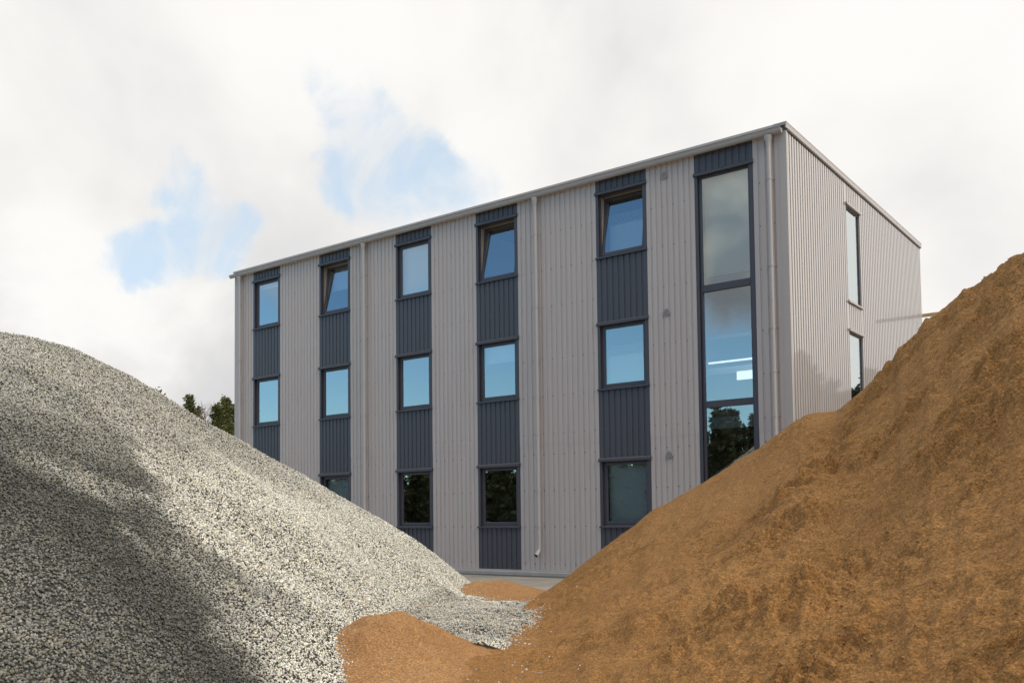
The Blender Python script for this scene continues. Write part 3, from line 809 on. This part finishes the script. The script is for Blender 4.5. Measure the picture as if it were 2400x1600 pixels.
hf1 = mound('sand_mound', 912, 9.7, .49, 1.2, .84, 2.4, -.10, 101, 'small orange sand mound in front, at the foot of the gravel heap', apron=.045)
hf2 = mound('sand_mound', 1150, 18.0, .30, 1.2, 1.15, 2.2, .15, 131, 'low orange sand mound farther back, half covered by spilled gravel near the building')

# stray stones rolled off the gravel on to the sand and the yard
x, y = scatter(gravel_h, -9, 4, -14, 1, 1500, lambda x, y: in_view(x, y) & (np.hypot(x - CAM[0], y - CAM[1]) > 8))
gz = gravel_h(x, y); top = np.maximum(np.maximum(hf1(x, y), hf2(x, y)), np.maximum(sand_h(x, y), 0.))
inr = (x > -8) & (x < 3)
nearT = ((x - tgc[0]) ** 2 + (y - tgc[1]) ** 2) < 30
k = (gz < top) & (rng.random(len(x)) < np.exp((gz - top) / .05) * .75 + .0006 * (gz > -.25)) & inr & nearT
x, y, top = x[k], y[k], top[k]; print('stray', len(x))
tone = rng.normal(.42, .14, len(x)).clip(.12, .75)
st2 = lumps('stray_stones', np.stack([x, y, top + .003], 1), rng.uniform(.007, .013, len(x)), np.stack([tone, tone * .965, tone * .875], 1), [m_stone], gh)
st2['kind'] = 'stuff'
# ------------------------------------------------------------------ timber frame beyond the gable
tf = empty('timber_frame', (3, 14, 0)); tag(tf, 'raw timber beam sticking out between the gable and the sand heap', 'timber frame')
def tpart(name, *a):
    o = MB().box(*a).build(name, m_wood, tf, bevel=.008); o.location = (-3, -14, 0)
tpart('beam', -.9, 2.1, 13.97, 14.03, 8.05, 8.16)
tpart('post', -.85, -.75, 13.95, 14.05, 0, 8.04)

# ------------------------------------------------------------------ trees
def conifer(hgt, rw, seed, nb=26, per=9, needle=.16, mats=None, trunk_r=.10, low=.12, droop=.15, clump=26):
    """vertices/faces of crown (needle sprays) and trunk, base at the origin"""
    r0 = np.random.default_rng(seed); V, F = [], []
    pts = []
    for i in range(nb):
        z = hgt * (low + (1 - low) * (i + r0.uniform(-.3, .3)) / nb)
        fz = 1 - (z / hgt); rad = rw * (fz ** .95) * 1.15 * (1 - .35 * sstep(np.array(fz), .75, 1.))
        for j in range(per):
            q = r0.uniform(0, 2 * math.pi); ln = rad * r0.uniform(.35, 1.25)
            if ln < .05: continue
            nseg = max(2, int(ln / .16))
            for k in range(nseg):
                t = (k + .6) / nseg
                pts.append((math.cos(q) * ln * t, math.sin(q) * ln * t, z + ln * (.28 * t * t - droop * t) + r0.uniform(-.04, .04), q))
    pts = np.array(pts)
    n_ = len(pts) * clump // 8
    idx = r0.integers(0, len(pts), n_); p = pts[idx]
    c_ = p[:, :3] + r0.normal(0, .10, (n_, 3))
    q = p[:, 3] + r0.normal(0, .9, n_); el = r0.normal(.35, .5, n_); L_ = needle * r0.uniform(.6, 1.4, n_)
    d = np.stack([np.cos(q) * np.cos(el), np.sin(q) * np.cos(el), np.sin(el)], 1) * L_[:, None]
    sd = np.cross(d, r0.normal(size=(n_, 3))); sd /= np.linalg.norm(sd, axis=1)[:, None] + 1e-9; sd *= (L_ * .22)[:, None]
    V = np.stack([c_ - sd * .4, c_ + d * .5 - sd, c_ + d, c_ + d * .5 + sd], 1).reshape(-1, 3)
    F = np.arange(n_ * 4).reshape(-1, 4)
    return V, F
def tree(name, x, y, hgt, rw, seed, label, bare=False, group=None):
    t = empty(name, (x, y, 0)); tag(t, label, 'tree', group)
    r0 = random.Random(seed)
    tk = MB(); pts = [(r0.uniform(-.05, .05), r0.uniform(-.05, .05), hgt * k / 8) for k in range(9)]; pts[0] = (0, 0, -.2)
    tk.tube(pts, [.13 * (1 - k / 8.3) + .008 for k in range(9)], 8)
    if bare:
        for k in range(90):
            z = hgt * r0.uniform(.35, .98); q = r0.uniform(0, 6.283); ln = (hgt - z) * .35 + r0.uniform(.2, .7)
            p0 = Vector((0, 0, z)); p1 = p0 + Vector((math.cos(q) * ln * .5, math.sin(q) * ln * .5, ln * .5)); p2 = p0 + Vector((math.cos(q) * ln * .75, math.sin(q) * ln * .75, ln * 1.1))
            tk.tube([p0, p1, p2], [.018, .010, .004], 4)
            for _ in range(4):
                e = p1.lerp(p2, r0.random()); tk.tube([e, e + Vector((r0.uniform(-.3, .3), r0.uniform(-.3, .3), r0.uniform(.1, .4)))], [.007, .003], 3)
        tk.build('trunk', m_twig, t)
    else:
        tk.build('trunk', m_bark, t)
        V, F = conifer(hgt, rw, seed, nb=34, per=10, needle=.19, clump=64, low=.35, trunk_r=.08); np_mesh('crown', V, F, [m_needle], t, smooth=False)
    return t
def tpos(u, d): return place(u, d)
for (u, d, v, rw, sd, bare, lab) in [
        (443, 62, 922, 1.5, 1, 0, 'pine tree with pointed top, leftmost behind the gravel heap'),
        (463, 66, 948, 1.7, 2, 0, 'bushy pine tree right of the pointed leftmost pine'),
        (478, 64, 958, .5, 3, 1, 'thin bare birch sapling between the pine groups'),
        (508, 60, 943, 1.9, 4, 0, 'broad pine tree left of the tallest pine'),
        (528, 63, 926, 2.1, 5, 0, 'tallest dense pine tree beside the building corner'),
        (546, 66, 945, 2.0, 6, 0, 'pine tree half hidden by the building corner'),
        (366, 40, 912, .9, 7, 0, 'pine top barely rising over the gravel crest'),
        (484, 70, 985, 1.4, 8, 0, 'low dark pine in the gap between the two groups')]:
    k = vdir(u, v); hz = CAM[2] + k[2] / math.hypot(k[0], k[1]) * d
    x, y = tpos(u, d); tree('birch_tree' if bare else 'pine_tree', x, y, hz, rw, sd, lab, bool(bare), None if bare else 'pines behind the gravel heap')

# the wood that rings the yard (mirrored in the windows), one mass
FV, FF = [], []; base = 0
protos = [conifer(10.0, 2.3, 50 + i, nb=22, per=9, needle=.48, clump=34) for i in range(5)]
NF = 330
for i in range(NF):
    a0 = R(5 + 280 * i / NF)                                   # bearing, clockwise from +y
    dd = rng.uniform(60, 80)
    x, y = dd * math.sin(a0) + 0, dd * math.cos(a0) - 5
    sc_ = rng.uniform(.90, 1.10) * (1.3 if a0 < 1.6 else float(np.interp(a0, [3.62, 3.74, 4.2], [1.18, .98, .76]))); V, F = protos[i % 5]
    q = rng.uniform(0, 6.28); Rz = np.array([[math.cos(q), -math.sin(q), 0], [math.sin(q), math.cos(q), 0], [0, 0, 1]])
    FV.append((V * sc_) @ Rz.T + np.array([x, y, 0])); FF.append(F + base); base += len(V)
fo = np_mesh('forest', np.concatenate(FV), np.concatenate(FF), [m_needle2], None, smooth=False)
tag(fo, 'dark pine forest around the yard, seen mirrored in the windows', 'forest', kind='stuff')
